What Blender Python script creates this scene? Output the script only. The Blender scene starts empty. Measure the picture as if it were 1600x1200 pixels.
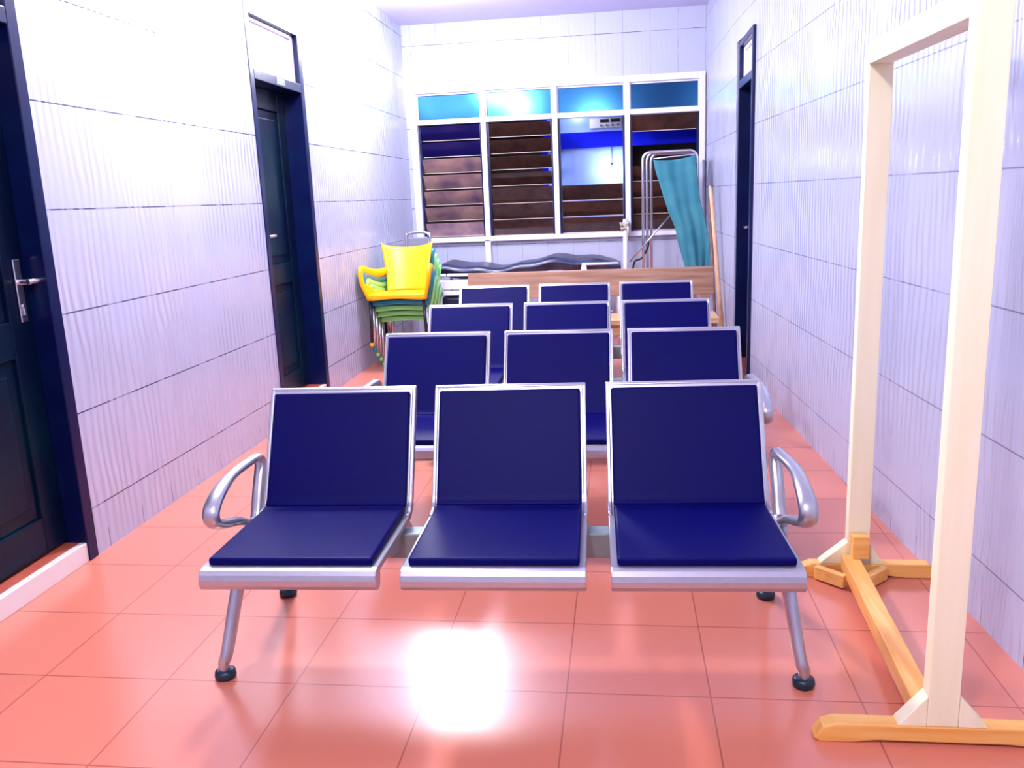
import bpy, bmesh, math, random
from mathutils import Vector, Matrix
random.seed(7)
PI = math.pi
SC = bpy.context.scene
COL = SC.collection

# ------------------------------------------------------------------ camera
cam_data = bpy.data.cameras.new('camera')
cam = bpy.data.objects.new('camera', cam_data)
COL.objects.link(cam)
cam_data.sensor_fit = 'HORIZONTAL'
cam_data.sensor_width = 36.0
cam_data.lens = 1338.25 / 1600 * 36.0
cam_data.clip_start = 0.05
R_ = Vector((0.99170753, 0.12208192, -0.04015199))
U_ = Vector((0.01294876, 0.21592069, 0.97632504))
F_ = Vector((-0.12786129, 0.96874881, -0.21254936))
cam.matrix_world = Matrix(((R_.x, U_.x, -F_.x, 0), (R_.y, U_.y, -F_.y, 0),
                           (R_.z, U_.z, -F_.z, 1.37508), (0, 0, 0, 1)))
SC.camera = cam

# ------------------------------------------------------------------ world, lights, exposure
w = bpy.data.worlds.new('world'); SC.world = w
w.use_nodes = True
w.node_tree.nodes['Background'].inputs[0].default_value = (0.75, 0.8, 1.0, 1)
w.node_tree.nodes['Background'].inputs[1].default_value = 0.15
SC.view_settings.view_transform = 'Standard'
SC.view_settings.look = 'None'
SC.view_settings.gamma = 1.0
SC.view_settings.use_curve_mapping = False
SC.view_settings.exposure = 1.2


def area(name, loc, sx, sy, power, col, rot=(0, 0, 0)):
    d = bpy.data.lights.new(name, 'AREA')
    d.shape = 'RECTANGLE'; d.size = sx; d.size_y = sy; d.energy = power; d.color = col
    o = bpy.data.objects.new(name, d); COL.objects.link(o)
    o.location = loc; o.rotation_euler = rot
    return o


def lamp(name, loc, power, col, r=0.12):
    d = bpy.data.lights.new(name, 'POINT'); d.energy = power; d.color = col; d.shadow_soft_size = r
    o = bpy.data.objects.new(name, d); COL.objects.link(o); o.location = loc
    return o


# far and middle lamps of the corridor, hung near the left wall just above the frame
lamp('lamp_far', (-1.5, 6.9, 2.78), 105, (0.95, 0.94, 1.0), 0.28)
lamp('lamp_middle', (-1.55, 4.0, 2.78), 95, (1.0, 0.96, 0.98))
lamp('fill_near', (-0.5, -0.1, 2.85), 80, (1.0, 0.94, 0.92))  # unseen light added above the viewer to brighten front faces


# ------------------------------------------------------------------ materials
def mat(name, base, rough=0.5, metal=0.0, spec=0.5, coat=0.0, noise=None, bump=None, emit=None):
    """noise=(scale, amount, colour2)  bump=(scale, strength)"""
    m = bpy.data.materials.new(name); m.use_nodes = True
    nt = m.node_tree; N = nt.nodes; L = nt.links
    p = N['Principled BSDF']
    p.inputs['Base Color'].default_value = (*base, 1)
    p.inputs['Roughness'].default_value = rough
    p.inputs['Metallic'].default_value = metal
    p.inputs['Specular IOR Level'].default_value = spec
    p.inputs['Coat Weight'].default_value = coat
    p.inputs['Coat Roughness'].default_value = 0.1
    tc = N.new('ShaderNodeTexCoord')
    if noise:
        n = N.new('ShaderNodeTexNoise'); n.inputs['Scale'].default_value = noise[0]
        n.inputs['Detail'].default_value = 5
        L.new(tc.outputs['Object'], n.inputs['Vector'])
        r = N.new('ShaderNodeMapRange')
        r.inputs['From Min'].default_value = 0.4; r.inputs['From Max'].default_value = 0.7
        r.inputs['To Max'].default_value = noise[1]
        L.new(n.outputs['Fac'], r.inputs['Value'])
        mx = N.new('ShaderNodeMix'); mx.data_type = 'RGBA'
        mx.inputs['A'].default_value = (*base, 1); mx.inputs['B'].default_value = (*noise[2], 1)
        L.new(r.outputs['Result'], mx.inputs['Factor'])
        L.new(mx.outputs['Result'], p.inputs['Base Color'])
    if bump:
        n = N.new('ShaderNodeTexNoise'); n.inputs['Scale'].default_value = bump[0]
        n.inputs['Detail'].default_value = 4
        L.new(tc.outputs['Object'], n.inputs['Vector'])
        b = N.new('ShaderNodeBump'); b.inputs['Strength'].default_value = bump[1]
        b.inputs['Distance'].default_value = 0.004
        L.new(n.outputs['Fac'], b.inputs['Height']); L.new(b.outputs['Normal'], p.inputs['Normal'])
    if emit:
        p.inputs['Emission Color'].default_value = (*emit[0], 1)
        p.inputs['Emission Strength'].default_value = emit[1]
    return m


def mth(nt, op, a, b=None):
    n = nt.nodes.new('ShaderNodeMath'); n.operation = op
    for i, v in enumerate((a, b)):
        if v is None: continue
        if isinstance(v, (int, float)): n.inputs[i].default_value = v
        else: nt.links.new(v, n.inputs[i])
    return n.outputs[0]


def joint(nt, coord, offset, pitch, half):
    """1 on the joint line, 0 on the tile"""
    s = mth(nt, 'ADD', coord, -offset + pitch / 2)
    s = mth(nt, 'FLOORED_MODULO', s, pitch)
    s = mth(nt, 'ABSOLUTE', mth(nt, 'SUBTRACT', s, pitch / 2))
    return mth(nt, 'LESS_THAN', s, half)


def wall_tile(name, axis, off, z0=0.2, pitch=0.262, ridged=True, faint=False, grout=1.0):
    m = bpy.data.materials.new(name); m.use_nodes = True
    nt = m.node_tree; N = nt.nodes; L = nt.links
    p = N['Principled BSDF']
    p.inputs['Roughness'].default_value = 0.22
    p.inputs['Specular IOR Level'].default_value = 0.5
    g = N.new('ShaderNodeNewGeometry')
    sp = N.new('ShaderNodeSeparateXYZ'); L.new(g.outputs['Position'], sp.inputs[0])
    u = sp.outputs[axis]; z = sp.outputs['Z']
    jh = joint(nt, z, z0, 0.4, 0.0026)
    jv = joint(nt, u, off, pitch, 0.0016)
    nz = N.new('ShaderNodeTexNoise'); nz.inputs['Scale'].default_value = 6.0; nz.inputs['Detail'].default_value = 2
    L.new(g.outputs['Position'], nz.inputs['Vector'])
    worn = mth(nt, 'GREATER_THAN', nz.outputs['Fac'], 0.44)
    jh = mth(nt, 'MULTIPLY', jh, mth(nt, 'ADD', mth(nt, 'MULTIPLY', worn, 0.45 * grout), 0.5 * grout))
    # grime sits in the upright joints low on the wall; elsewhere they are filled white
    low = mth(nt, 'LESS_THAN', z, 0.085)
    amt = mth(nt, 'MAXIMUM', mth(nt, 'MULTIPLY', low, 0.9), 0.6 if faint else 0.03)
    jv = mth(nt, 'MULTIPLY', jv, amt)
    if faint: jv = mth(nt, 'MULTIPLY', jv, mth(nt, 'ADD', mth(nt, 'MULTIPLY', worn, 0.6), 0.4))
    j = mth(nt, 'MAXIMUM', jh, jv)
    mx = N.new('ShaderNodeMix'); mx.data_type = 'RGBA'
    n2 = N.new('ShaderNodeTexNoise'); n2.inputs['Scale'].default_value = 1.3; n2.inputs['Detail'].default_value = 3
    L.new(g.outputs['Position'], n2.inputs['Vector'])
    m2 = N.new('ShaderNodeMix'); m2.data_type = 'RGBA'
    m2.inputs['A'].default_value = WALL_A; m2.inputs['B'].default_value = WALL_B
    L.new(n2.outputs['Fac'], m2.inputs['Factor'])
    L.new(m2.outputs['Result'], mx.inputs['A'])
    mx.inputs['B'].default_value = (0.03, 0.03, 0.09, 1)
    L.new(j, mx.inputs['Factor']); L.new(mx.outputs['Result'], p.inputs['Base Color'])
    # glazed wavy upright ridges
    wv = N.new('ShaderNodeTexWave'); wv.wave_type = 'BANDS'; wv.bands_direction = axis
    wv.inputs['Scale'].default_value = 6.5; wv.inputs['Distortion'].default_value = 8.0
    wv.inputs['Detail'].default_value = 2.0; wv.inputs['Detail Scale'].default_value = 0.6
    mp = N.new('ShaderNodeMapping'); mp.inputs['Scale'].default_value = (1, 1, 0.4)
    L.new(g.outputs['Position'], mp.inputs['Vector']); L.new(mp.outputs['Vector'], wv.inputs['Vector'])
    b = N.new('ShaderNodeBump'); b.inputs['Strength'].default_value = 0.75 if ridged else 0.1
    b.inputs['Distance'].default_value = 0.006
    n5 = N.new('ShaderNodeTexNoise'); n5.inputs['Scale'].default_value = 2.6; n5.inputs['Detail'].default_value = 3
    L.new(g.outputs['Position'], n5.inputs['Vector'])
    mr = N.new('ShaderNodeMapRange'); mr.inputs['From Min'].default_value = 0.36; mr.inputs['From Max'].default_value = 0.62; mr.inputs['To Min'].default_value = 0.15
    L.new(n5.outputs['Fac'], mr.inputs['Value'])
    h = mth(nt, 'SUBTRACT', mth(nt, 'MULTIPLY', wv.outputs['Fac'], mr.outputs['Result']), j)
    L.new(h, b.inputs['Height']); L.new(b.outputs['Normal'], p.inputs['Normal'])
    return m


WALL_A = (0.41, 0.445, 0.60, 1); WALL_B = (0.47, 0.49, 0.62, 1)
M_WL = wall_tile('white_ridged_wall_tile_left', 'Y', 3.165)
M_WR = wall_tile('white_ridged_wall_tile_right', 'Y', 2.37, grout=0.6)
M_WB = wall_tile('white_wall_tile_back', 'X', -1.544, z0=0.5, pitch=0.265, ridged=False, faint=True)


def floor_mat():
    m = bpy.data.materials.new('terracotta_floor_tile'); m.use_nodes = True
    nt = m.node_tree; N = nt.nodes; L = nt.links
    p = N['Principled BSDF']
    g = N.new('ShaderNodeNewGeometry')
    sp = N.new('ShaderNodeSeparateXYZ'); L.new(g.outputs['Position'], sp.inputs[0])
    jx = joint(nt, sp.outputs['X'], -0.968, 0.4, 0.0022)
    jy = joint(nt, sp.outputs['Y'], 2.18, 0.4, 0.0026)
    j = mth(nt, 'MAXIMUM', jx, jy)
    # a slightly different fired tone per tile
    cx = mth(nt, 'FLOOR', mth(nt, 'DIVIDE', mth(nt, 'ADD', sp.outputs['X'], 0.968), 0.4))
    cy = mth(nt, 'FLOOR', mth(nt, 'DIVIDE', mth(nt, 'SUBTRACT', sp.outputs['Y'], 2.18), 0.4))
    cb = N.new('ShaderNodeCombineXYZ'); L.new(cx, cb.inputs[0]); L.new(cy, cb.inputs[1])
    wn = N.new('ShaderNodeTexWhiteNoise'); wn.noise_dimensions = '3D'; L.new(cb.outputs[0], wn.inputs['Vector'])
    nz = N.new('ShaderNodeTexNoise'); nz.inputs['Scale'].default_value = 240; nz.inputs['Detail'].default_value = 2
    L.new(g.outputs['Position'], nz.inputs['Vector'])
    f = mth(nt, 'ADD', mth(nt, 'MULTIPLY', wn.outputs['Value'], 0.5), mth(nt, 'MULTIPLY', nz.outputs['Fac'], 0.5))
    m1 = N.new('ShaderNodeMix'); m1.data_type = 'RGBA'
    m1.inputs['A'].default_value = (0.62, 0.190, 0.125, 1); m1.inputs['B'].default_value = (0.67, 0.215, 0.14, 1)
    L.new(f, m1.inputs['Factor'])
    m2 = N.new('ShaderNodeMix'); m2.data_type = 'RGBA'
    L.new(m1.outputs['Result'], m2.inputs['A']); m2.inputs['B'].default_value = (0.26, 0.06, 0.045, 1)
    L.new(mth(nt, 'MULTIPLY', j, 0.7), m2.inputs['Factor'])
    L.new(m2.outputs['Result'], p.inputs['Base Color'])
    n3 = N.new('ShaderNodeTexNoise'); n3.inputs['Scale'].default_value = 5; n3.inputs['Detail'].default_value = 4
    L.new(g.outputs['Position'], n3.inputs['Vector'])
    r = N.new('ShaderNodeMapRange'); r.inputs['To Min'].default_value = 0.17; r.inputs['To Max'].default_value = 0.262
    L.new(n3.outputs['Fac'], r.inputs['Value']); L.new(r.outputs['Result'], p.inputs['Roughness'])
    p.inputs['IOR'].default_value = 1.62
    b = N.new('ShaderNodeBump'); b.inputs['Strength'].default_value = 0.25; b.inputs['Distance'].default_value = 0.001
    L.new(mth(nt, 'MULTIPLY', j, -1.0), b.inputs['Height'])
    L.new(b.outputs['Normal'], p.inputs['Normal'])
    return m


def wood_mat(name, c1, c2, rough=0.5, axis='X', scale=3.0):
    m = bpy.data.materials.new(name); m.use_nodes = True
    nt = m.node_tree; N = nt.nodes; L = nt.links
    p = N['Principled BSDF']; p.inputs['Roughness'].default_value = rough
    tc = N.new('ShaderNodeTexCoord')
    mp = N.new('ShaderNodeMapping')
    s = [18, 18, 18]; s['XYZ'.index(axis)] = 1.2
    mp.inputs['Scale'].default_value = s
    L.new(tc.outputs['Object'], mp.inputs['Vector'])
    n = N.new('ShaderNodeTexNoise'); n.inputs['Scale'].default_value = scale; n.inputs['Detail'].default_value = 6
    L.new(mp.outputs['Vector'], n.inputs['Vector'])
    r = N.new('ShaderNodeMapRange'); r.inputs['From Min'].default_value = 0.35; r.inputs['From Max'].default_value = 0.68
    L.new(n.outputs['Fac'], r.inputs['Value'])
    mx = N.new('ShaderNodeMix'); mx.data_type = 'RGBA'
    mx.inputs['A'].default_value = (*c1, 1); mx.inputs['B'].default_value = (*c2, 1)
    L.new(r.outputs['Result'], mx.inputs['Factor']); L.new(mx.outputs['Result'], p.inputs['Base Color'])
    b = N.new('ShaderNodeBump'); b.inputs['Strength'].default_value = 0.2; b.inputs['Distance'].default_value = 0.002
    L.new(n.outputs['Fac'], b.inputs['Height']); L.new(b.outputs['Normal'], p.inputs['Normal'])
    return m


M_FLOOR = floor_mat()
M_CEIL = mat('pale_ceiling_paint', (0.62, 0.60, 0.84), 0.8, noise=(2, 0.3, (0.55, 0.53, 0.8)))
M_DOOR = mat('dark_navy_door_paint', (0.0004, 0.005, 0.026), 0.3, spec=0.2, noise=(3, 0.9, (0.0004, 0.018, 0.032)), bump=(40, 0.15))
M_JAMB = mat('navy_blue_frame_paint', (0.0008, 0.004, 0.05), 0.3, spec=0.3, noise=(6, 0.5, (0.001, 0.014, 0.07)), bump=(30, 0.12))
M_PLY = mat('white_painted_plywood', (0.78, 0.74, 0.88), 0.45, bump=(20, 0.06))
M_STEPW = mat('white_step_tile', (0.78, 0.74, 0.72), 0.3, noise=(30, 0.2, (0.7, 0.62, 0.55)))
M_STEPR = mat('red_step_screed', (0.45, 0.09, 0.05), 0.6, noise=(25, 0.5, (0.3, 0.06, 0.035)))
M_CHROME = mat('brushed_steel', (0.72, 0.72, 0.76), 0.25, 1.0)
M_SILVER = mat('silver_powder_coat', (0.50, 0.51, 0.57), 0.30, 0.8, noise=(60, 0.3, (0.42, 0.43, 0.50)))
M_BEAM = mat('grey_green_steel_beam', (0.20, 0.26, 0.27), 0.45, 0.4, noise=(14, 0.6, (0.30, 0.36, 0.36)))
M_NAVY = mat('navy_blue_vinyl', (0.0002, 0.0003, 0.082), 0.48, spec=0.09, noise=(7, 0.35, (0.0012, 0.0008, 0.06)), bump=(220, 0.10))
M_FOOT = mat('dark_teal_rubber', (0.003, 0.02, 0.045), 0.35)
M_CREAM = wood_mat('cream_painted_timber', (0.88, 0.84, 0.54), (0.93, 0.90, 0.64), 0.5, 'Z', 1.5)
M_AMBER = wood_mat('varnished_pine', (0.80, 0.36, 0.07), (0.92, 0.56, 0.18), 0.4, 'X', 2.0)
M_AMBERY = wood_mat('varnished_pine_beam', (0.80, 0.34, 0.07), (0.92, 0.55, 0.18), 0.4, 'Y', 2.0)
M_YELLOW = mat('yellow_plastic', (0.90, 0.47, 0.003), 0.3)
M_TEAL = mat('teal_plastic', (0.006, 0.20, 0.30), 0.3)
M_GREEN = mat('lime_green_plastic', (0.25, 0.70, 0.22), 0.3)
M_BLACK = mat('black_metal', (0.004, 0.004, 0.012), 0.35)
M_BWOOD = wood_mat('brown_bench_timber', (0.27, 0.13, 0.075), (0.42, 0.24, 0.16), 0.55, 'X', 2.5)
M_BSEAT = wood_mat('light_bench_timber', (0.50, 0.28, 0.12), (0.68, 0.45, 0.24), 0.5, 'X', 2.5)
M_STICK = wood_mat('pale_broom_wood', (0.60, 0.34, 0.18), (0.72, 0.46, 0.28), 0.55, 'Z', 2.5)
M_STICKD = wood_mat('dark_stick_wood', (0.16, 0.07, 0.05), (0.28, 0.14, 0.10), 0.6, 'Z', 2.5)
M_PAD = mat('blue_black_couch_vinyl', (0.012, 0.016, 0.06), 0.3, noise=(9, 0.8, (0.03, 0.045, 0.10)), bump=(14, 0.5))
M_WMETAL = mat('white_enamel', (0.75, 0.74, 0.82), 0.3)
M_CURT = mat('teal_curtain_cloth', (0.02, 0.17, 0.23), 0.75, noise=(5, 0.8, (0.05, 0.25, 0.29)), bump=(60, 0.2))
M_WINF = mat('white_window_paint', (0.74, 0.72, 0.86), 0.35, bump=(25, 0.08))
M_PANE = mat('blue_window_glass', (0.015, 0.085, 0.21), 0.15, 0.9)
M_BLADE = mat('brown_louvre_glass', (0.060, 0.026, 0.020), 0.15, 0.2, noise=(12, 0.7, (0.025, 0.012, 0.014)))
M_BLADEP = mat('louvre_glass_pink_reflection', (0.44, 0.27, 0.25), 0.15, 0.3, noise=(3.5, 0.8, (0.05, 0.03, 0.13)))  # pink and purple reflections painted into the blade colour
M_BLADEN = mat('louvre_glass_blue_reflection', (0.012, 0.008, 0.10), 0.12, 0.3)  # dark blue reflection painted into the top blades
M_BEDGE = mat('ground_glass_edge', (0.60, 0.46, 0.44), 0.4)
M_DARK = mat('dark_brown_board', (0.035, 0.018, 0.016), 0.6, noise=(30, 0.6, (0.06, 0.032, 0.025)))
M_BLUEB = mat('reflected_band_blue', (0.002, 0.008, 0.65), 0.6, spec=0.1)
M_PALEB = mat('reflected_wall_blue', (0.22, 0.36, 0.85), 0.3)
M_GREY = mat('grey_vinyl', (0.20, 0.20, 0.27), 0.45)
M_GLARE = mat('glare_bulb', (1, 1, 1), 0.3, emit=((1.0, 0.97, 0.85), 30))  # glow standing in for reflected lamp glare
M_BOX = mat('dark_cardboard', (0.06, 0.03, 0.025), 0.7)
M_CLOTH = mat('cream_rag', (0.55, 0.48, 0.42), 0.9, bump=(60, 0.4))


# ------------------------------------------------------------------ mesh helpers
class MB:
    def __init__(s):
        s.bm = bmesh.new()

    def box(s, a, b, mi=0):
        (x0, y0, z0), (x1, y1, z1) = a, b
        v = [s.bm.verts.new(c) for c in ((x0, y0, z0), (x1, y0, z0), (x1, y1, z0), (x0, y1, z0),
                                         (x0, y0, z1), (x1, y0, z1), (x1, y1, z1), (x0, y1, z1))]
        for f in ((3, 2, 1, 0), (4, 5, 6, 7), (0, 1, 5, 4), (1, 2, 6, 5), (2, 3, 7, 6), (3, 0, 4, 7)):
            s.bm.faces.new([v[i] for i in f]).material_index = mi
        return s

    def bar(s, p0, p1, wx, wy, up=(0, 0, 1)):
        """rectangular bar from p0 to p1"""
        p0, p1 = Vector(p0), Vector(p1); d = (p1 - p0).normalized(); up = Vector(up)
        a = d.cross(up)
        if a.length < 1e-4: a = d.cross(Vector((0, 1, 0)))
        a.normalize(); b = a.cross(d)
        vs = []
        for p in (p0, p1):
            for sx, sy in ((-1, -1), (1, -1), (1, 1), (-1, 1)):
                vs.append(s.bm.verts.new(p + a * sx * wx / 2 + b * sy * wy / 2))
        for f in ((3, 2, 1, 0), (4, 5, 6, 7), (0, 1, 5, 4), (1, 2, 6, 5), (2, 3, 7, 6), (3, 0, 4, 7)):
            s.bm.faces.new([vs[i] for i in f])
        return s

    def prism(s, pts, axis, a, b):
        """closed 2D polygon extruded along an axis; pts are the other two coordinates in order"""
        def mk(p, t):
            return {'X': (t, p[0], p[1]), 'Y': (p[0], t, p[1]), 'Z': (p[0], p[1], t)}[axis]
        A = [s.bm.verts.new(mk(p, a)) for p in pts]; B = [s.bm.verts.new(mk(p, b)) for p in pts]
        n = len(pts)
        s.bm.faces.new(A); s.bm.faces.new(B[::-1])
        for i in range(n):
            s.bm.faces.new((A[i], B[i], B[(i + 1) % n], A[(i + 1) % n]))
        return s

    def tube(s, path, r, n=10, closed=False, flat=None, ref=(1, 0, 0), smooth=True):
        """r: radius or list; flat: (a, b) factors on the ref direction and the other one"""
        P = [Vector(p) for p in path]; k = len(P)
        rr = r if isinstance(r, (list, tuple)) else [r] * k
        fa, fb = flat or (1, 1)
        rings = []
        for i in range(k):
            if closed: t = (P[(i + 1) % k] - P[i - 1])
            else: t = P[min(i + 1, k - 1)] - P[max(i - 1, 0)]
            t.normalize()
            a = Vector(ref) - t * t.dot(Vector(ref))
            if a.length < 1e-3: a = Vector((0, 1, 0)) - t * t.y
            a.normalize(); b = t.cross(a)
            rings.append([s.bm.verts.new(P[i] + (a * math.cos(2 * PI * j / n) * fa + b * math.sin(2 * PI * j / n) * fb) * rr[i]) for j in range(n)])
        m = k if closed else k - 1
        for i in range(m):
            A, B = rings[i], rings[(i + 1) % k]
            for j in range(n):
                f = s.bm.faces.new((A[j], A[(j + 1) % n], B[(j + 1) % n], B[j])); f.smooth = smooth
        if not closed:
            s.bm.faces.new(rings[0][::-1]); s.bm.faces.new(rings[-1])
        return s

    def lathe(s, prof, c=(0, 0, 0), n=20):
        c = Vector(c); rings = []
        for r, z in prof:
            rings.append([s.bm.verts.new(c + Vector((r * math.cos(2 * PI * j / n), r * math.sin(2 * PI * j / n), z))) for j in range(n)])
        for A, B in zip(rings, rings[1:]):
            for j in range(n):
                f = s.bm.faces.new((A[j], A[(j + 1) % n], B[(j + 1) % n], B[j])); f.smooth = True
        s.bm.faces.new(rings[0][::-1]); s.bm.faces.new(rings[-1])
        return s

    def sheet(s, fn, nu, nv, th=0.0):
        """fn(u,v) -> point; a solid sheet of thickness th along its normals"""
        G = [[Vector(fn(i / nu, j / nv)) for j in range(nv + 1)] for i in range(nu + 1)]
        def nrm(i, j):
            a = G[min(i + 1, nu)][j] - G[max(i - 1, 0)][j]; b = G[i][min(j + 1, nv)] - G[i][max(j - 1, 0)]
            c = a.cross(b)
            return c.normalized() if c.length > 1e-9 else Vector((0, 0, 1))
        T = [[s.bm.verts.new(G[i][j]) for j in range(nv + 1)] for i in range(nu + 1)]
        B = [[s.bm.verts.new(G[i][j] - nrm(i, j) * th) for j in range(nv + 1)] for i in range(nu + 1)]
        for i in range(nu):
            for j in range(nv):
                s.bm.faces.new((T[i][j], T[i + 1][j], T[i + 1][j + 1], T[i][j + 1])).smooth = True
                s.bm.faces.new((B[i][j + 1], B[i + 1][j + 1], B[i + 1][j], B[i][j])).smooth = True
        for i in range(nu):
            s.bm.faces.new((T[i + 1][0], T[i][0], B[i][0], B[i + 1][0])); s.bm.faces.new((T[i][nv], T[i + 1][nv], B[i + 1][nv], B[i][nv]))
        for j in range(nv):
            s.bm.faces.new((T[0][j], T[0][j + 1], B[0][j + 1], B[0][j])); s.bm.faces.new((T[nu][j + 1], T[nu][j], B[nu][j], B[nu][j + 1]))
        return s

    def build(s, name, m, parent=None, bevel=0.0, seg=2, loc=None, smooth=False):
        bmesh.ops.recalc_face_normals(s.bm, faces=s.bm.faces)
        if smooth:
            for f in s.bm.faces: f.smooth = True
        me = bpy.data.meshes.new(name); s.bm.to_mesh(me); s.bm.free()
        for x in (m if isinstance(m, (list, tuple)) else [m]): me.materials.append(x)
        o = bpy.data.objects.new(name, me); COL.objects.link(o)
        if parent: o.parent = parent
        if loc: o.location = loc
        if bevel:
            b = o.modifiers.new('bevel', 'BEVEL'); b.width = bevel; b.segments = seg
            b.limit_method = 'ANGLE'; b.angle_limit = 0.6; b.harden_normals = False
        return o


def arc(c, r, a0, a1, n):
    return [(c[0] + r * math.cos(a0 + (a1 - a0) * i / n), c[1] + r * math.sin(a0 + (a1 - a0) * i / n)) for i in range(n + 1)]


def smooth_path(pts, n=6, closed=False):
    """Catmull-Rom through the points"""
    P = [Vector(p) for p in pts]; k = len(P); out = []
    m = k if closed else k - 1
    for i in range(m):
        p0 = P[i - 1] if (i > 0 or closed) else P[0]
        p1 = P[i]; p2 = P[(i + 1) % k]
        p3 = P[(i + 2) % k] if (i + 2 < k or closed) else P[-1]
        for j in range(n):
            t = j / n
            out.append(0.5 * ((2 * p1) + (p2 - p0) * t + (2 * p0 - 5 * p1 + 4 * p2 - p3) * t * t + (3 * p1 - p0 - 3 * p2 + p3) * t ** 3))
    if not closed: out.append(P[-1])
    return out


def thing(name, label, cat, loc=(0, 0, 0), rz=0.0, group=None):
    o = bpy.data.objects.new(name, None); COL.objects.link(o)
    o.empty_display_size = 0.1
    o.location = loc; o.rotation_euler = (0, 0, rz)
    o['label'] = label; o['category'] = cat
    if group: o['group'] = group
    return o


def tag(o, label, cat, group=None):
    o['label'] = label; o['category'] = cat
    if group: o['group'] = group
    return o


def struct(o, label, cat):
    o['kind'] = 'structure'; o['label'] = label; o['category'] = cat
    return o


def dup(root, loc, rz, label, group):
    r = root.copy(); COL.objects.link(r); r.location = loc; r.rotation_euler = (0, 0, rz)
    r['label'] = label
    if group: r['group'] = group
    for ch in list(root.children):
        c = ch.copy(); COL.objects.link(c); c.parent = r
        for g in list(ch.children):
            d = g.copy(); COL.objects.link(d); d.parent = c
    return r


# ================================================================== THE ROOM
XL = -2.16          # face of the left wall
YB = 8.95           # face of the back wall
ZC = 3.10           # ceiling
Y0 = -2.2           # wall behind the camera


def xr(y):          # face of the right wall, slightly out of parallel
    if y <= 6.25: return 1.1225 - 0.0525 * (y - 2.37)
    if y <= 6.97: return 0.9188 + (0.885 - 0.9188) * (y - 6.25) / 0.72
    return 0.885 - 0.035 * (y - 6.97) / 1.98


struct(MB().prism([(-2.7, Y0 - 0.3), (1.9, Y0 - 0.3), (1.9, YB + 1.6), (-2.7, YB + 1.6)], 'Z', -0.15, 0).build('floor', M_FLOOR),
       'salmon red square floor tiles with thin joints', 'floor')
struct(MB().box((-2.7, Y0 - 0.3, ZC), (1.9, YB + 1.6, ZC + 0.12)).build('ceiling', M_CEIL), 'pale painted ceiling', 'ceiling')

D1 = (2.12, 3.07, 2.56)   # door openings: y0, y1, top
D2 = (5.10, 6.00, 2.56)
D3 = (6.25, 6.97, 2.44)
wl = MB()
for a, b in ((Y0, D1[0]), (D1[1], D2[0]), (D2[1], YB + 0.2)):
    wl.box((XL - 0.32, a, 0), (XL, b, ZC))
for d in (D1, D2):
    wl.box((XL - 0.32, d[0], d[2]), (XL, d[1], ZC))
    wl.box((XL - 0.32, d[0], 0), (XL - 0.30, d[1], d[2]))
struct(wl.build('wall_left', M_WL), 'left wall of wavy glazed white tiles', 'wall')

wr = MB()
wr.prism([(xr(Y0), Y0), (xr(6.25), 6.25), (xr(6.25) + 0.4, 6.25), (xr(Y0) + 0.4, Y0)], 'Z', 0, ZC)
wr.prism([(xr(6.97), 6.97), (xr(YB + .2), YB + 0.2), (1.32, YB + 0.2), (1.32, 6.97)], 'Z', 0, ZC)
wr.prism([(xr(6.25), 6.25), (xr(6.97), 6.97), (1.32, 6.97), (1.32, 6.25)], 'Z', D3[2], ZC)
wr.prism([(1.29, 6.25), (1.29, 6.97), (1.32, 6.97), (1.32, 6.25)], 'Z', 0, D3[2])
struct(wr.build('wall_right', M_WR), 'right wall of wavy glazed white tiles', 'wall')

struct(MB().box((-2.5, Y0 - 0.2, 0), (1.8, Y0, ZC)).build('wall_rear', M_WB), 'tiled wall behind the viewer', 'wall')

WX0, WX1, WZ0, WZ1 = -2.09, 0.83, 0.95, 2.48
wb = MB()
wb.box((XL, YB, 0), (xr(YB), YB + 0.2, WZ0)).box((XL, YB, WZ1), (xr(YB), YB + 0.2, ZC))
wb.box((XL, YB, WZ0), (WX0, YB + 0.2, WZ1)).box((WX1, YB, WZ0), (xr(YB), YB + 0.2, WZ1))
struct(wb.build('wall_back', M_WB), 'back wall of white tiles around the window', 'wall')

# the dark room behind the window
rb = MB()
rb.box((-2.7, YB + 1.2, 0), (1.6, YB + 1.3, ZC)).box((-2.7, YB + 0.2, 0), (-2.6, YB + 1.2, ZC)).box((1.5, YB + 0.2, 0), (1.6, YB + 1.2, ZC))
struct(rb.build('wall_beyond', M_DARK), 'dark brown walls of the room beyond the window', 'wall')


# ---- doors
def leaf(y0, y1, z0, z1, x, sgn, parent, mid=(0.86, 1.0), bot=0.2):
    """panelled door leaf; face towards +sgn*X"""
    f = MB()
    t = 0.045
    xa, xb = (x - t, x) if sgn > 0 else (x, x + t)
    xp = (x - 0.030, x - 0.015) if sgn > 0 else (x + 0.015, x + 0.030)
    st = 0.12
    zz = [(z0, z0 + bot - 0.06), mid, (z1 - 0.13, z1)]
    f.box((xa, y0, z0), (xb, y0 + st, z1)).box((xa, y1 - st, z0), (xb, y1, z1))
    for a, b in zz: f.box((xa, y0 + st, a), (xb, y1 - st, b))
    for a, b in ((zz[0][1], zz[1][0]), (zz[1][1], zz[2][0])):
        f.box((xp[0], y0 + st, a), (xp[1], y1 - st, b))
        i = 0.055                                            # raised field
        xq = (xp[1] + 0.001, xp[1] + 0.010) if sgn > 0 else (xp[0] - 0.010, xp[0] - 0.001)
        f.box((xq[0], y0 + st + i, a + i), (xq[1], y1 - st - i, b - i))
    return f.build('door_leaf', M_DOOR, parent, 0.006)


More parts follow.
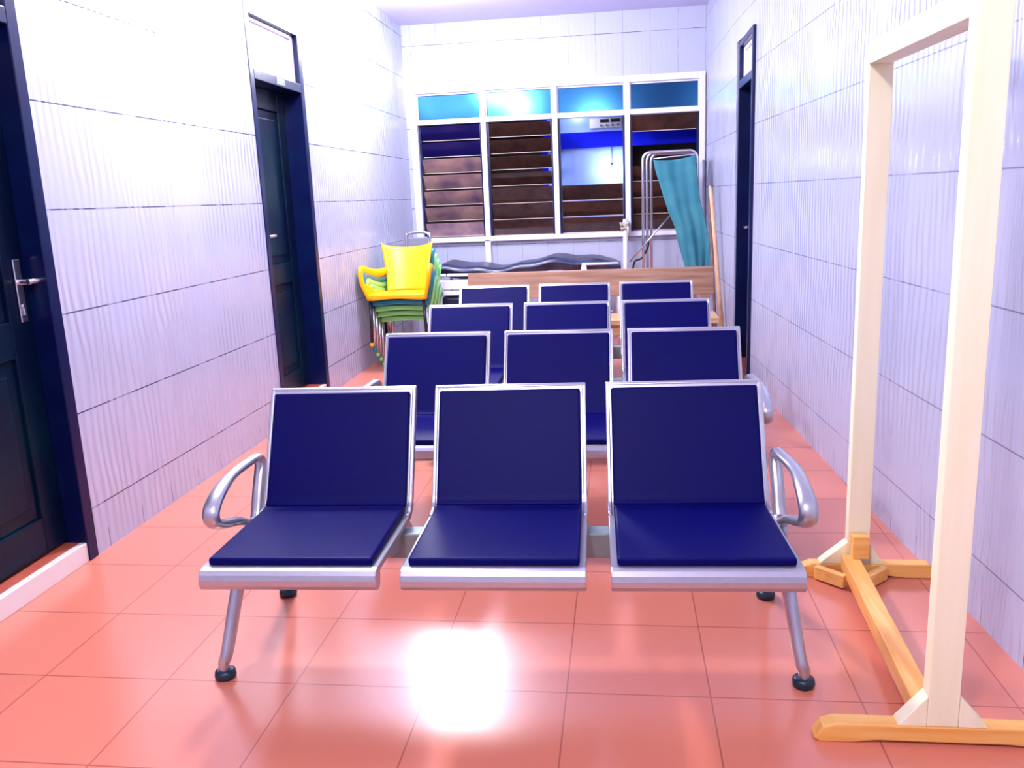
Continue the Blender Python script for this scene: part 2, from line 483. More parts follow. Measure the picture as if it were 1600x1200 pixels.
def lever(parent, x, y, z, sgn, dy, m=M_CHROME):
    h = MB()
    h.box((min(x, x + sgn * 0.008), y - 0.019, z - 0.15), (max(x, x + sgn * 0.008), y + 0.019, z + 0.085))
    h.tube([(x, y, z), (x + sgn * 0.05, y, z)], 0.011, 10)
    h.tube(smooth_path([(x + sgn * 0.05, y - dy * 0.012, z), (x + sgn * 0.055, y + dy * 0.05, z + 0.002), (x + sgn * 0.05, y + dy * 0.115, z + 0.004)]), [0.012] * 12 + [0.010], 10)
    h.tube([(x + sgn * 0.006, y, z - 0.09), (x + sgn * 0.013, y, z - 0.09)], 0.009, 10)
    h.bar((x + sgn * 0.01, y, z - 0.09), (x + sgn * 0.012, y, z - 0.125), 0.012, 0.006)
    o = h.build('door_handle', m, parent, 0.003)
    o['label'] = 'chrome lever handle'
    return o


def frame_(parent, y0, y1, ztop, xa, xb, ztr, fw=0.055):
    f = MB()
    f.box((xa, y0, 0), (xb, y0 + fw, ztop)).box((xa, y1 - fw, 0), (xb, y1, ztop))
    f.box((xa, y0 + fw, ztop - fw), (xb, y1 - fw, ztop))
    f.box((xa, y0 + fw, ztr), (xb, y1 - fw, ztr + 0.06))
    return f.build('door_frame', M_JAMB, parent, 0.004)


def door(name, label, y0, y1, ztop, wallx, sgn, back, ztr, fw, step, hy, hz, hd, knob=False):
    root = thing(name, label, 'door', (wallx, y0, 0)); root['kind'] = 'structure'
    W = y1 - y0
    xa, xb = sorted((sgn * 0.006, -sgn * (back + 0.05)))
    frame_(root, 0.0, W, ztop, xa, xb, ztr, fw)
    lx = -sgn * back
    leaf(fw, W - fw, step + 0.012, ztr, lx, sgn, root)
    p = MB(); px = -sgn * 0.05
    p.box((min(px, px - sgn * 0.02), fw, ztr + 0.06), (max(px, px - sgn * 0.02), W - fw, ztop - fw))
    o = p.build('transom_panel', M_PLY, root); o['label'] = 'white painted panel above the door'
    b = MB()
    for (a0, a1, c0, c1) in ((fw, W - fw, ztr + .06, ztr + .08), (fw, W - fw, ztop - fw - .02, ztop - fw), (fw, fw + .02, ztr + .08, ztop - fw - .02), (W - fw - .02, W - fw, ztr + .08, ztop - fw - .02)):
        b.box((min(px + sgn * 0.001, px + sgn * 0.022), a0, c0), (max(px + sgn * 0.001, px + sgn * 0.022), a1, c1))
    b.build('transom_bead', M_PLY, root, 0.002)
    lever(root, lx + sgn * 0.001, hy, hz, sgn, hd)
    return root


door('door_1', 'dark navy panelled door with chrome lever handle on the near left', D1[0], D1[1], D1[2], XL, 1, 0.08, 2.05, 0.06, 0.08, 0.84, 1.14, 1)
d2 = door('door_2', 'dark navy panelled door in the left wall beside the yellow chair', D2[0], D2[1], D2[2], XL, 1, 0.13, 2.13, 0.06, 0.09, 0.24, 1.19, 1)
MB().box((0.0065, 0.40, 2.140), (0.009, 0.54, 2.180)).build('name_plate', mat('pale_blue_plate', (0.05, 0.10, 0.30), 0.4, noise=(40, 0.9, (0.30, 0.36, 0.60))), d2, 0.001)
d3 = door('door_3', 'navy blue door set into the right wall behind the bench rows', D3[0], D3[1], D3[2], xr(6.61), -1, 0.10, 2.10, 0.045, 0.05, 0.60, 1.08, -1)


def step(name, label, y0, y1, h):
    root = thing(name, label, 'step', (XL, y0, 0)); root['kind'] = 'structure'
    n = MB(); k = 0.0; W = y1 - y0
    n.box((-0.03, 0.0, 0), (0.0, W - 0.015, h))
    n.build('riser_tile', M_STEPW, root, 0.003)
    MB().box((-0.24, 0.0, 0), (-0.03, W, h)).build('tread', M_STEPR, root, 0.002)
    return root


step('trim_1', 'door step with white tiled riser and red top at the near left door', D1[0], D1[1], 0.08)
step('trim_2', 'door step with white riser under the far left door', D2[0], D2[1], 0.09)
tr = thing('trim_3', 'low step under the right hand door', 'step', (xr(6.61), D3[0], 0)); tr['kind'] = 'structure'
MB().box((0.02, 0, 0), (0.2, 0.72, 0.05)).build('tread', M_STEPR, tr)

# ---- window
win = thing('window_1', 'wide white framed window with four louvred bays and glass transoms', 'window', (0, YB, 0)); win['kind'] = 'structure'
MX = [-2.07, -1.362, -0.637, 0.082, 0.81]       # frame centres
ZT = 2.155
f = MB()
f.box((WX0, -0.035, WZ1 - 0.045), (WX1, 0.10, WZ1)).box((WX0, -0.035, WZ0 + 0.0), (WX1, 0.10, WZ0 + 0.04))
f.box((WX0, -0.03, ZT - 0.025), (WX1, 0.09, ZT + 0.025))
for i, x in enumerate(MX):
    f.box((x - 0.026, -0.04, WZ0 + 0.001), (x + 0.026, 0.095, WZ1 - 0.001))
f.build('window_frame', M_WINF, win, 0.004)
MB().box((-1.395, -0.06, 0.70), (-1.335, -0.002, WZ0 + 0.03)).build('mullion_post', M_WINF, win, 0.004)
MB().box((WX0 - 0.02, -0.06, WZ0 - 0.008), (WX1 + 0.01, -0.001, WZ0 + 0.010)).build('window_sill', M_WINF, win, 0.004)
e = MB()                                                # raised edging round the frame
e.box((WX0 - 0.03, -0.02, WZ1), (WX1 + 0.015, -0.001, WZ1 + 0.02)).box((WX0 - 0.03, -0.02, WZ0), (WX0, -0.001, WZ1)).box((WX1, -0.02, WZ0), (WX1 + 0.015, -0.001, WZ1))
e.build('architrave', M_WINF, win, 0.003)
for i in range(4):
    a, b = MX[i] + 0.026, MX[i + 1] - 0.026
    MB().box((a, 0.03, ZT + 0.025), (b, 0.036, WZ1 - 0.045)).build('transom_pane', M_PANE, win)
    t = MB()
    for (x0, x1, z0, z1) in ((a, a + .012, ZT + .025, WZ1 - .045), (b - .012, b, ZT + .025, WZ1 - .045), (a + .012, b - .012, WZ1 - .062, WZ1 - .045)):
        t.box((x0, 0.0, z0), (x1, 0.029, z1))
    t.build('glazing_bead', M_WINF, win)
    side = MB()
    side.box((a + 0.001, 0.02, WZ0 + 0.04), (a + 0.022, 0.07, ZT - 0.025)).box((b - 0.022, 0.02, WZ0 + 0.04), (b - 0.001, 0.07, ZT - 0.025))
    side.build('louvre_carrier', M_JAMB, win)
    n = 7
    pitch = (ZT - 0.025 - WZ0 - 0.04) / n
    for k in range(n):
        if i == 2 and k >= 3: continue
        if i == 3 and k in (4, 5): continue
        zc = WZ0 + 0.04 + pitch * (k + 0.5)
        tilt = [0.62, 0.75, 0.45, 0.5][i]
        if i == 1 and k < 3: tilt = 0.35
        dz = 0.5 * 0.165 * math.cos(tilt); dy = 0.5 * 0.165 * math.sin(tilt)
        g = MB()
        xa, xb = a + 0.024, b - 0.024
        nrm = Vector((0, math.cos(tilt), math.sin(tilt))) * 0.0025
        pts = []
        for (sy, s2) in ((-1, -1), (-1, 1), (1, 1), (1, -1)):
            y = 0.045 + sy * dy * -1 + s2 * nrm.y; z = zc + sy * dz + s2 * nrm.z
            pts.append((y, z))
        g.prism(pts, 'X', xa, xb)
        bl = g.build('louvre_blade', (M_BLADEN if k >= 5 else M_BLADEP) if i == 0 else M_BLADE, win)
        MB().bar((xa, 0.045 + dy + 0.0, zc - dz - 0.003), (xb, 0.045 + dy, zc - dz - 0.003), 0.006, 0.006).build('blade_edge', M_BEDGE, bl)

# ---- stand-ins for the room reflected in the third and fourth bays
pb = thing('reflection_board', 'pale blue board standing in for the wall reflected in the third window bay', 'board', (-0.29, YB + 0.62, 0))
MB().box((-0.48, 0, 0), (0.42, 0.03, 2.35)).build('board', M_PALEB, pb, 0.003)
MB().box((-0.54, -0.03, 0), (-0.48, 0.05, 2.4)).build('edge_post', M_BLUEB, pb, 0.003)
bm_ = MB().box((-0.80, YB + 0.50, 1.86), (1.2, YB + 0.58, 2.02)).build('beam', M_BLUEB, None, 0.004)  # added in place of the blue band mirrored by the glass
tag(bm_, 'cobalt blue bar standing in for the band reflected in the right half of the window', 'beam')
cu = thing('control_unit', 'small grey unit with dark displays and knobs above the blue bar', 'control unit', (-0.17, YB + 0.59, 2.06))
MB().box((-0.14, 0, 0), (0.20, 0.03, 0.10)).build('housing', M_WMETAL, cu, 0.004)
for x0, x1 in ((-0.03, 0.06), (0.08, 0.18)):
    MB().box((x0, -0.006, 0.055), (x1, 0.0, 0.09)).build('display', M_BLACK, cu)
for x in (-0.02, 0.04, 0.10, 0.16):
    MB().tube([(x, -0.016, 0.025), (x, 0.0, 0.025)], 0.013, 12).build('knob', M_GREY, cu)
lb = thing('lamp', 'glowing bulb added for the lamp glare reflected in the third window bay', 'lamp', (-0.08, YB + 0.56, 1.60))  # added; stands in for a lamp mirrored in the glass
MB().lathe([(0.012, -0.045), (0.032, -0.02), (0.036, 0.0), (0.026, 0.026), (0.013, 0.045)], n=16).build('bulb', M_GLARE, lb)
MB().lathe([(0.014, 0.044), (0.016, 0.05), (0.016, 0.09), (0.01, 0.095)], n=14).build('lamp_holder', M_BLACK, lb)
MB().tube([(0, 0, 0.09), (0, 0.0, 0.26)], 0.004, 8).build('flex', M_BLACK, lb)
pl = bpy.data.lights.new('glare_light', 'POINT'); pl.energy = 2.2; pl.color = (0.9, 0.95, 1.0); pl.shadow_soft_size = 0.05  # light added to make the glow around the stand-in bulb
lamp('board_fill_upper', (-0.45, YB + 0.40, 2.22), 2.0, (0.95, 0.97, 1.0), 0.05)  # hidden light added to whiten the top of the board
po = bpy.data.objects.new('glare_light', pl); COL.objects.link(po); po.location = (-0.08, YB + 0.48, 1.66)


# ================================================================== WAITING BENCHES
SW, SP = 0.492, 0.556
CR = (0.478, 0.408)                        # crease of the seat profile
TOP = (0.660, 0.772)
L0 = (0.046, 0.416)


def seat_curve(n=8):
    """centre line of the seat shell from the lip to the top of the back"""
    a, c, b = Vector(L0), Vector(CR), Vector(TOP)
    d1 = (a - c).normalized(); d2 = (b - c).normalized(); r = 0.05
    p0, p1 = c + d1 * r, c + d2 * r
    out = [a]
    for i in range(n + 1):
        t = i / n
        out.append((1 - t) ** 2 * p0 + 2 * t * (1 - t) * c + t * t * p1)
    out.append(b)
    return out


def offset(pts, d):
    o = []
    for i, p in enumerate(pts):
        t = (pts[min(i + 1, len(pts) - 1)] - pts[max(i - 1, 0)]).normalized()
        o.append(p + Vector((-t.y, t.x)) * d)
    return o


def make_bench():
    root = thing('waiting_bench', 'front row three seat steel waiting bench with navy padded seats', 'bench')
    C = seat_curve()
    for k in (-1, 0, 1):
        x0, x1 = k * SP - SW / 2, k * SP + SW / 2
        s = MB()
        up = offset(C, 0.006); dn = offset(C, -0.010)
        # rolled lip
        lip = [(x, z - 0.014) for x, z in ((0.050, 0.4375), (0.030, 0.4385), (0.014, 0.434), (0.004, 0.424), (0.0, 0.410), (0.001, 0.394), (0.008, 0.382), (0.020, 0.376), (0.034, 0.377), (0.044, 0.384), (0.050, 0.396), (0.052, 0.418))]
        prof = [tuple(p) for p in up[1:]] + [tuple(p) for p in reversed(dn[1:])] + lip[::-1]
        s.prism(prof, 'X', x0, x1)
        # rolled top edge and side flanges
        s.tube([(x0, TOP[0] + 0.002, TOP[1]), (x1, TOP[0] + 0.002, TOP[1])], 0.0095, 10)
        for xs in (x0, x1):
            xa, xb = (xs, xs + 0.012) if xs == x0 else (xs - 0.012, xs)
            fl = [tuple(p) for p in offset(C, 0.011)[1:]] + [tuple(p) for p in reversed(offset(C, -0.016)[1:])]
            s.prism(fl, 'X', xa, xb)
        fr = s.build('seat', M_SILVER, root, 0.003)
        # pads
        def pad(pts, th, name):
            m = MB(); xa, xb = x0 + 0.017, x1 - 0.017
            prof = [tuple(p) for p in offset(pts, 0.0065)] + [tuple(p) for p in reversed(offset(pts, th))]
            m.prism(prof, 'X', xa, xb)
            return m.build(name, M_NAVY, fr, 0.008, 3)
        a = Vector(L0).lerp(Vector(CR), -0.022)
        half = len(C) // 2
        pad([a, a.lerp(C[1], 0.5)] + C[1:half], 0.030, 'seat_cushion')
        b = Vector(TOP).lerp(Vector(CR), 0.035)
        pad(C[half:-1] + [C[-2].lerp(b, 0.5), b], 0.026, 'back_cushion')
        for xs in (x0 + 0.012, x1 - 0.018):
            MB().prism([(0.12, 0.402), (0.47, 0.385), (0.52, 0.345), (0.30, 0.345)], 'X', xs, xs + 0.006).build('seat_bracket', M_SILVER, root, 0.001)
    MB().box((-0.83, 0.368, 0.298), (0.83, 0.432, 0.380)).build('beam', M_BEAM, root, 0.006)
    for sx in (-1, 1):
        xt, xf = sx * 0.815, sx * 0.845
        # legs: front and rear, each with a levelling foot
        front = smooth_path([(sx * 0.80, 0.41, 0.335), (sx * 0.805, 0.34, 0.325), (sx * 0.815, 0.27, 0.26), (sx * 0.835, 0.19, 0.085), (xf, 0.178, 0.05), (xf, 0.178, 0.022)], 5)
        rear = smooth_path([(sx * 0.80, 0.39, 0.335), (sx * 0.805, 0.47, 0.325), (sx * 0.815, 0.56, 0.25), (sx * 0.835, 0.705, 0.075), (xf, 0.722, 0.045), (xf, 0.722, 0.022)], 5)
        for path in (front, rear):
            n = len(path)
            lg = MB().tube(path, [0.030 - 0.012 * i / (n - 1) for i in range(n)], 12, flat=(0.8, 1.0)).build('leg', M_SILVER, root)
            e = path[-1]
            MB().lathe([(0.022, 0.028), (0.030, 0.023), (0.032, 0.010), (0.029, 0.0)][::-1], (e.x, e.y, 0), 18).build('foot_pad', M_FOOT, lg)
        # armrest: a closed D loop on an upright stem
        xa = sx * 0.835; xo = sx * 0.855
        loop = smooth_path([(xa, 0.500, 0.395), (xa, 0.535, 0.470), (xa, 0.575, 0.545), (xa, 0.560, 0.572), (xa, 0.510, 0.578), (xo, 0.400, 0.566), (xo, 0.300, 0.546),
                            (xo, 0.235, 0.512), (xo, 0.232, 0.476), (xo, 0.275, 0.450), (xa, 0.350, 0.430), (xa, 0.430, 0.395), (xa, 0.470, 0.372)], 5, closed=True)
        rr = []
        for p in loop:
            t = max(0, min(1, (0.40 - p.y) / 0.16)); rr.append(0.0150 + 0.005 * t)
        arm = MB().tube(loop, rr, 12, closed=True, flat=(1.35, 0.85))
        arm.tube([(sx * 0.815, 0.41, 0.335), (sx * 0.828, 0.455, 0.36), (xa, 0.485, 0.385)], [0.020, 0.019, 0.017], 12, flat=(1.3, 0.9))
        arm.build('armrest', M_SILVER, root)
    return root


BROWS = [((-0.345, 2.05, 0), 0.030, 'front row three seat waiting bench with navy pads, nearest the viewer'),
         ((-0.285, 3.18, 0), 0.0, 'second row navy waiting bench, directly behind the front bench'),
         ((-0.307, 4.23, 0), 0.005, 'third row navy waiting bench, between the second and last rows'),
         ((-0.316, 5.275, 0), 0.008, 'last row navy waiting bench, just in front of the brown wooden bench')]
b0 = make_bench()
for i, (loc, rz, lab) in enumerate(BROWS):
    if i == 0:
        b0.location = loc; b0.rotation_euler = (0, 0, rz); b0['label'] = lab; b0['group'] = 'rows of navy waiting benches'
    else:
        dup(b0, loc, rz, lab, 'rows of navy waiting benches')

# ================================================================== TIMBER RACK
rk = thing('wooden_rack', 'tall cream painted timber frame rack on amber wooden feet', 'rack', (0.775, 2.0, 0))
FH = 0.052
for (yy, x0, x1) in ((0.0, -0.305, 0.315), (0.965, -0.16, 0.300)):
    # foot: bar with a rounded nose and a shallow relief underneath
    prof = [(x0, 0.008), (x0 + 0.012, 0.0), (x0 + 0.09, 0.0), (x0 + 0.15, 0.008), (x1 - 0.15, 0.008), (x1 - 0.09, 0.0), (x1, 0.0), (x1, FH - 0.008), (x1 - 0.01, FH), (x0 + 0.05, FH), (x0 + 0.02, FH - 0.012)]
    MB().prism(prof, 'Y', yy, yy + 0.046).build('foot', M_AMBER, rk, 0.004)
for (yy, xc, hl, hr, zt) in ((0.0, 0.0, 0.068, 0.070, 1.86), (0.965, 0.047, 0.092, 0.050, 1.742)):
    MB().box((xc - 0.037, yy + 0.0015, FH), (xc + 0.037, yy + 0.044, zt)).build('post', M_CREAM, rk, 0.003)
    for sx, hw in ((-1, hl), (1, hr)):
        MB().prism([(xc + sx * 0.0375, FH), (xc + sx * (0.037 + hw), FH), (xc + sx * (0.032 + hw), FH + 0.008), (xc + sx * 0.0375, FH + 0.082)], 'Y', yy + 0.001, yy + 0.044).build('gusset', M_CREAM, rk, 0.002)
MB().bar((0.0, 0.046, 1.742), (0.047, 1.01, 1.775), 0.074, 0.066).build('top_rail', M_CREAM, rk, 0.003)
MB().bar((-0.035, 0.047, 0.080), (0.018, 0.962, 0.062), 0.058, 0.056).build('stretcher', M_AMBERY, rk, 0.005)
MB().box((0.016, 0.918, 0.0905), (0.072, 0.9635, 0.172)).build('stretcher_block', M_AMBER, rk, 0.003)
for xa, xb in ((-0.018, -0.10), (0.052, 0.135)):   # flat corner braces between stretcher and far foot
    MB().bar((xa, 0.868, 0.030), (xb, 0.948, 0.030), 0.026, 0.046).build('brace', M_AMBER, rk, 0.003)


# ================================================================== STACK OF PLASTIC ARMCHAIRS
def make_armchair(shell, legs, label, crest, loc, foot=None):
    """origin on the floor between the front legs; the seat faces -Y"""
    root = thing('plastic_armchair', label, 'chair', loc, 0.03, 'stacked plastic armchairs')
    SZ = 0.43; D = 0.43
    def seatfn(u, v):
        x = (u - 0.5) * 2; y = -0.03 + v * (D + 0.05)
        wd = 0.235 - 0.025 * v
        z = SZ - 0.014 * (1 - x * x) * math.sin(min(1, v * 1.1) * PI) - 0.02 * v - 0.035 * max(0, 1 - v * 9) ** 2
        return (x * wd, y - 0.012 * (1 - x * x), z)
    st = MB().sheet(seatfn, 14, 14, -0.006).build('seat', shell, root)
    # apron round the seat
    ap = MB()
    pts = [(-0.215, D), (-0.238, 0.30), (-0.243, 0.04), (-0.225, -0.025), (-0.10, -0.040), (0.10, -0.040), (0.225, -0.025), (0.243, 0.04), (0.238, 0.30), (0.215, D)]
    P = smooth_path([(x, y, 0) for x, y in pts], 4)
    def apfn(u, v):
        i = min(int(u * (len(P) - 1) + 0.5), len(P) - 1)
        return (P[i].x, P[i].y, SZ + 0.002 - 0.050 * v + (0.016 * max(0, 1 - abs(P[i].x) / 0.2) * v if P[i].y < 0 else 0))
    ap.sheet(apfn, len(P) - 1, 3, -0.012).build('apron', shell, root)
    # back: flares towards the top
    def backfn(u, v):
        x = (u - 0.5) * 2
        wd = 0.175 + 0.055 * v ** 1.5
        y = D - 0.005 + 0.10 * v + 0.035 * (1 - x * x)
        zt = 0.81 + (-0.028 * (1 - x * x) + 0.018 * abs(x) ** 6 if crest < 0 else 0.022 * (1 - x * x))
        z = SZ - 0.03 + v * (zt - SZ + 0.03)
        return (x * wd, y, z)
    MB().sheet(backfn, 14, 12, 0.008).build('backrest', shell, root)
    for sx in (-1, 1):
        a = MB()
        # broad curved band: back of the arm, arm top, front, down to the seat corner
        top = smooth_path([(sx * 0.185, D + 0.035, 0.590), (sx * 0.215, D - 0.03, 0.578), (sx * 0.250, 0.30, 0.582), (sx * 0.276, 0.17, 0.605), (sx * 0.287, 0.06, 0.628), (sx * 0.287, -0.005, 0.618),
                           (sx * 0.284, -0.020, 0.575), (sx * 0.272, -0.015, 0.51), (sx * 0.250, 0.005, 0.44), (sx * 0.238, 0.02, 0.39)], 5)
        n = len(top)
        rr = []
        for i, p in enumerate(top):
            t = i / (n - 1)
            rr.append(0.030 + 0.010 * math.sin(t * PI))
        a.tube(top, rr, 14, flat=(0.5, 1.0), ref=(1, 0, 0))
        # lower web between the arm front and the side of the seat
        a.sheet(lambda u, v: (sx * (0.232 + 0.028 * v), 0.02 + u * (0.36 - 0.30 * v ** 0.7), 0.385 + 0.13 * v + 0.012 * u * (1 - v)), 8, 8, 0.008 * sx)
        a.build('armrest', shell, root)
    for sx in (-1, 1):
        for front in (True, False):
            ya, yb = (0.005, -0.005) if front else (D - 0.02, D + 0.09)
            xa, xb = (sx * 0.222, sx * 0.235)
            l = MB().tube([(xa, ya, SZ - 0.045), (xb, yb, 0.014)], 0.0125, 12).build('leg', legs, root)
            MB().lathe([(0.014, 0.0), (0.016, 0.004), (0.0165, 0.028), (0.014, 0.03)], (xb, yb, 0), 12).build('foot_cap', shell, l)
    return root


STK = [(M_YELLOW, M_BLACK, 'yellow plastic armchair with black legs, topmost of the stack', -1, 6.87, 0.208),
       (M_TEAL, M_CHROME, 'teal plastic armchair, second from the top under the yellow one', 1, 6.925, 0.156),
       (M_GREEN, M_CHROME, 'lime green plastic armchair, the highest green one, directly under the teal chair', 1, 6.98, 0.104),
       (M_GREEN, M_CHROME, 'lime green plastic armchair, the middle one of three green chairs in the stack', 1, 7.035, 0.052),
       (M_GREEN, M_CHROME, 'lime green plastic armchair standing on the floor at the bottom of the stack', 1, 7.09, 0.0)]
for k, (sh, lg, lab, cr, y, z) in enumerate(STK):
    make_armchair(sh, lg, lab, cr, (-1.835 + 0.006 * k, y, z))

# ================================================================== WOODEN BENCH
wbch = thing('wooden_bench', 'long brown plank bench behind the last row of navy seats', 'bench', (-0.25, 6.45, 0))
MB().prism([(0.40, 0.575), (0.435, 0.575), (0.475, 0.785), (0.440, 0.785)], 'X', -0.985, 0.975).build('back_plank', M_BWOOD, wbch, 0.006)
MB().box((-0.98, -0.03, 0.405), (0.97, 0.36, 0.445)).build('seat', M_BSEAT, wbch, 0.005)
MB().box((-0.93, 0.0, 0.32), (0.92, 0.03, 0.404)).build('apron', M_BSEAT, wbch, 0.003)
for x in (-0.90, 0.0, 0.90):
    MB().box((x - 0.035, 0.031, 0), (x + 0.035, 0.09, 0.404)).build('leg', M_BWOOD, wbch, 0.004)
    MB().prism([(0.30, 0), (0.36, 0), (0.40, 0.40), (0.432, 0.574), (0.470, 0.77), (0.436, 0.574), (0.37, 0.574), (0.362, 0.40)][0:4] + [(0.396, 0.574), (0.362, 0.446)], 'X', x - 0.035, x + 0.035).build('leg', M_BWOOD, wbch, 0.004)

# ================================================================== EXAMINATION COUCH
cc = thing('examination_couch', 'steel couch with sagging blue black pad below the window', 'couch', (-0.88, 8.15, 0))


def couchpad(u, v):
    x = -0.88 + 1.76 * u; y = -0.22 + 0.62 * v
    z = 0.775 + 0.020 * math.sin(u * 9.5 + 0.6) * (0.4 + 0.6 * v) + 0.035 * math.exp(-((u - 0.62) / 0.16) ** 2) - 0.03 * math.exp(-((u - 0.30) / 0.2) ** 2) + 0.01 * math.sin(u * 31)
    e = min(u, 1 - u, v, 1 - v); z -= 0.04 * max(0, 1 - e / 0.06) ** 2
    return (x, y, z)


MB().sheet(couchpad, 40, 12, 0.09).build('pad', M_PAD, cc)
fr = MB()
fr.tube(smooth_path([(-0.84, -0.27, 0.0), (-0.86, -0.27, 0.55), (-0.85, -0.27, 0.655), (-0.78, -0.27, 0.69), (-0.5, -0.27, 0.69), (0.86, -0.27, 0.69)], 6), 0.014, 10)
fr.tube([(0.86, -0.27, 0.69), (0.86, 0.38, 0.66), (-0.84, 0.38, 0.66), (-0.84, -0.27, 0.66)], 0.013, 10)
fr.tube([(-0.84, -0.27, 0.53), (-0.45, -0.27, 0.53)], 0.010, 10)
fr.build('frame', M_WMETAL, cc)
for x in (-0.82, 0.84):
    MB().tube([(x, 0.38, 0), (x, 0.38, 0.66)], 0.014, 10).build('leg', M_WMETAL, cc)
MB().tube([(0.86, -0.27, 0), (0.86, -0.27, 0.69)], 0.014, 10).build('leg', M_WMETAL, cc)
MB().box((-0.83, -0.29, 0.555), (-0.52, -0.262, 0.645)).build('end_panel', M_WMETAL, cc, 0.01)
MB().box((-0.83, -0.285, 0.505), (-0.55, -0.262, 0.545)).build('end_panel', M_WMETAL, cc, 0.006)
MB().box((-0.80, -0.23, 0.30), (-0.30, 0.30, 0.49)).build('lower_pad', M_PAD, cc, 0.03)
MB().tube([(-0.80, -0.05, 0.29), (0.80, -0.05, 0.29)], 0.012, 8).build('rail', M_WMETAL, cc)
hd = MB().tube([(0.54, -0.262, 0.755), (0.86, -0.262, 0.755)], 0.012, 10)
hd.prism([(0.515, 0.69), (0.575, 0.69), (0.562, 0.765), (0.528, 0.765)], 'Y', -0.275, -0.25)
hd.build('side_handle', M_WMETAL, cc)

# ================================================================== WARD SCREEN WITH CURTAIN
ws = thing('ward_screen', 'folded steel ward screen with a teal curtain hanging from it', 'screen', (0.46, 8.42, 0))
for k, (x0, x1, y) in enumerate(((-0.245, 0.255, -0.06), (-0.205, 0.250, 0.0), (-0.165, 0.245, 0.06))):
    zt = 1.735 - 0.006 * k; r = 0.07
    path = [(x0, y, 0.0), (x0, y, zt - r)] + [(x0 + r - r * math.cos(a), y, zt - r + r * math.sin(a)) for a in [PI / 2 * i / 6 for i in range(1, 7)]] + \
           [(x1 - r + r * math.sin(a), y, zt - r + r * math.cos(a)) for a in [PI / 2 * i / 6 for i in range(0, 7)]] + [(x1, y, 0.0)]
    MB().tube(path, 0.014, 10, ref=(0, 1, 0)).build('screen_frame', M_CHROME, ws)
CL = [(-0.15, 1.660), (-0.13, 1.56), (-0.02, 1.20), (0.045, 1.04), (0.075, 0.90), (0.14, 0.66), (0.16, 0.50)]
CRT = [(0.235, 1.690), (0.245, 1.56), (0.275, 1.28), (0.33, 1.06), (0.365, 0.86), (0.36, 0.70), (0.335, 0.50)]


def curt(u, v):
    t = v * (len(CL) - 1); i = min(int(t), len(CL) - 2); f_ = t - i
    f_ = f_ * f_ * (3 - 2 * f_) * 0.5 + f_ * 0.5
    l = Vector(CL[i]).lerp(Vector(CL[i + 1]), f_); r = Vector(CRT[i]).lerp(Vector(CRT[i + 1]), f_)
    p = l.lerp(r, u)
    d = 0.014 * math.sin(u * 9 - 3.0 * v) + 0.006 * math.sin(u * 22 + 6 * v) + 0.05 * math.sin(v * 2.5)
    return (p.x, -0.14 - d * (0.5 + v * 0.5), p.y - 0.02 * math.sin(u * PI) * (1 - v))


MB().sheet(curt, 36, 30, 0.004).build('curtain', M_CURT, ws)
MB().tube([(0.04, -0.085, 1.19), (-0.375, -0.10, 0.73)], 0.008, 8).build('stay_rod', M_CHROME, ws)
MB().tube([(-0.15, -0.12, 1.672), (0.238, -0.12, 1.698)], 0.007, 8).build('curtain_rod', M_CHROME, ws)

# ================================================================== STICKS, PIPE, SMALL THINGS IN THE CORNER
s1 = MB().tube([(0.0, 0, 0.0), (-0.060, 0.62, 1.36), (-0.064, 0.65, 1.40)], [0.019, 0.017, 0.010], 12).build('broom_stick', M_STICK, None, loc=(0.850, 7.22, 0))
tag(s1, 'pale wooden broom stick leaning in the right corner beside the teal curtain', 'stick')
s2 = MB().tube([(0, 0, 0.0), (-0.02, 0.55, 1.30)], 0.014, 10).build('broom_stick', M_STICKD, None, loc=(0.842, 7.75, 0))
tag(s2, 'dark thin stick leaning behind the pale broom stick', 'stick')
s3 = MB().tube([(0, 0, 0), (-0.012, 0.06, 1.66)], 0.015, 10).build('metal_pole', M_GREY, None, loc=(0.835, 8.80, 0))
tag(s3, 'slim grey pole standing upright at the right edge of the window', 'pole')
pp = thing('white_pipe', 'white pipe with a knotted rag standing before the window mullion', 'pipe', (0.045, 8.78, 0))
MB().tube([(0, 0, 0), (0.005, 0.05, 1.12)], 0.024, 12).build('pipe', M_WMETAL, pp)
kn = MB()
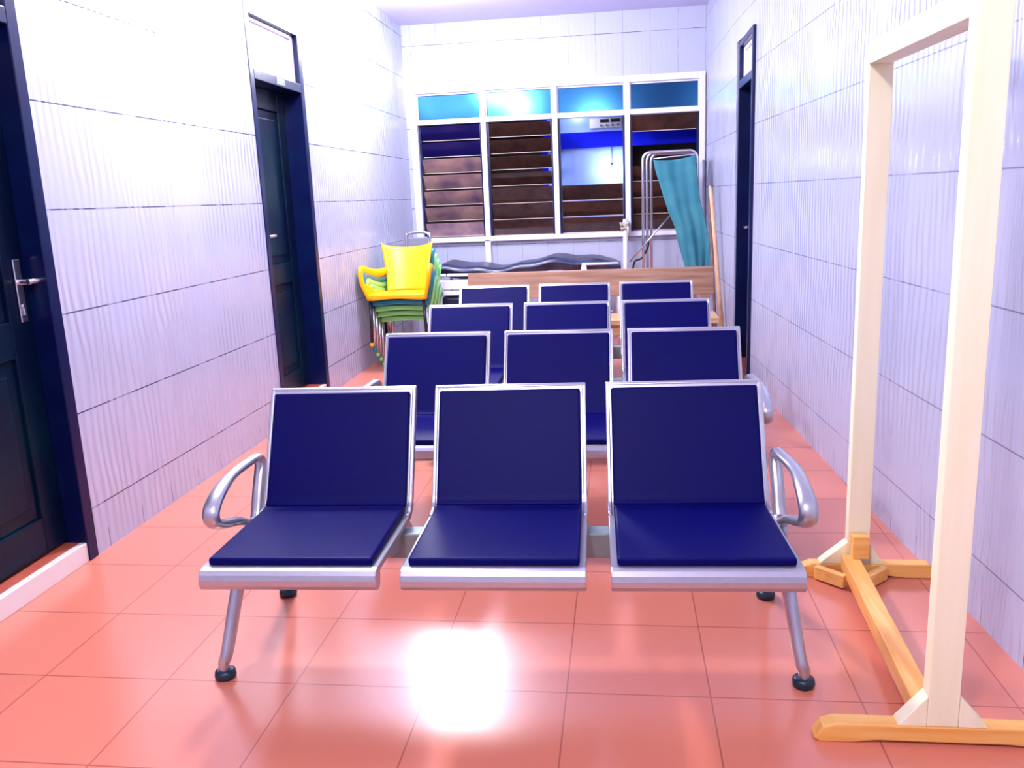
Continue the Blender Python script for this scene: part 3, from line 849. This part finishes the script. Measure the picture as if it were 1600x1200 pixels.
for i in range(3):
    kn.tube([(0.004 + 0.036 * math.cos(a), 0.045 + 0.036 * math.sin(a), 1.03 + 0.022 * i + 0.01 * math.sin(3 * a + i)) for a in [2 * PI * j / 14 for j in range(14)]], 0.013, 8, closed=True, ref=(0, 0, 1))
kn.tube([(-0.03, 0.0, 1.05), (-0.05, -0.01, 1.09)], [0.014, 0.006], 8).tube([(0.03, 0.0, 1.04), (0.035, -0.01, 0.95)], [0.014, 0.006], 8)
kn.build('rag_knot', M_CLOTH, pp)
cb_ = MB().tube(smooth_path([(0, 0, 0.0), (0.01, 0.02, 0.55), (0.03, 0.02, 0.72), (0.10, 0.0, 0.76), (0.16, 0.03, 0.86), (0.165, 0.06, 0.93)], 6), 0.009, 8).build('cable', M_BLACK, None, loc=(0.10, 8.36, 0))
tag(cb_, 'black cable rising between the white pipe and the ward screen', 'cable')

tc_ = thing('tubular_chair', 'steel tube chair with grey back pad, behind the plastic armchair stack', 'chair', (-1.90, 8.02, 0))
bk = MB().tube(smooth_path([(-0.115, 0.0, 0.0), (-0.115, 0.02, 0.98), (-0.105, 0.02, 1.06), (-0.06, 0.02, 1.088), (0.06, 0.02, 1.088), (0.105, 0.02, 1.06), (0.115, 0.02, 0.98), (0.115, 0.0, 0.0)], 6), 0.012, 10, ref=(0, 1, 0))
bk.build('back_frame', M_CHROME, tc_)
MB().box((-0.098, 0.005, 0.78), (0.098, 0.030, 1.045)).build('back_pad', M_GREY, tc_, 0.012)
MB().box((-0.12, -0.33, 0.43), (0.12, 0.0, 0.47)).build('seat_pad', M_GREY, tc_, 0.012)
for x in (-0.115, 0.115):
    MB().tube([(x, -0.30, 0), (x, -0.30, 0.43)], 0.011, 10).build('leg', M_CHROME, tc_)
bx = thing('carton', 'dark carton with a white top flap behind the plastic chair stack legs', 'box', (-1.50, 7.78, 0))
MB().box((-0.14, -0.10, 0), (0.14, 0.10, 0.26)).build('carton_body', M_BOX, bx, 0.004)
MB().box((-0.13, -0.108, 0.20), (0.08, 0.06, 0.275)).build('flap', M_WMETAL, bx, 0.004)
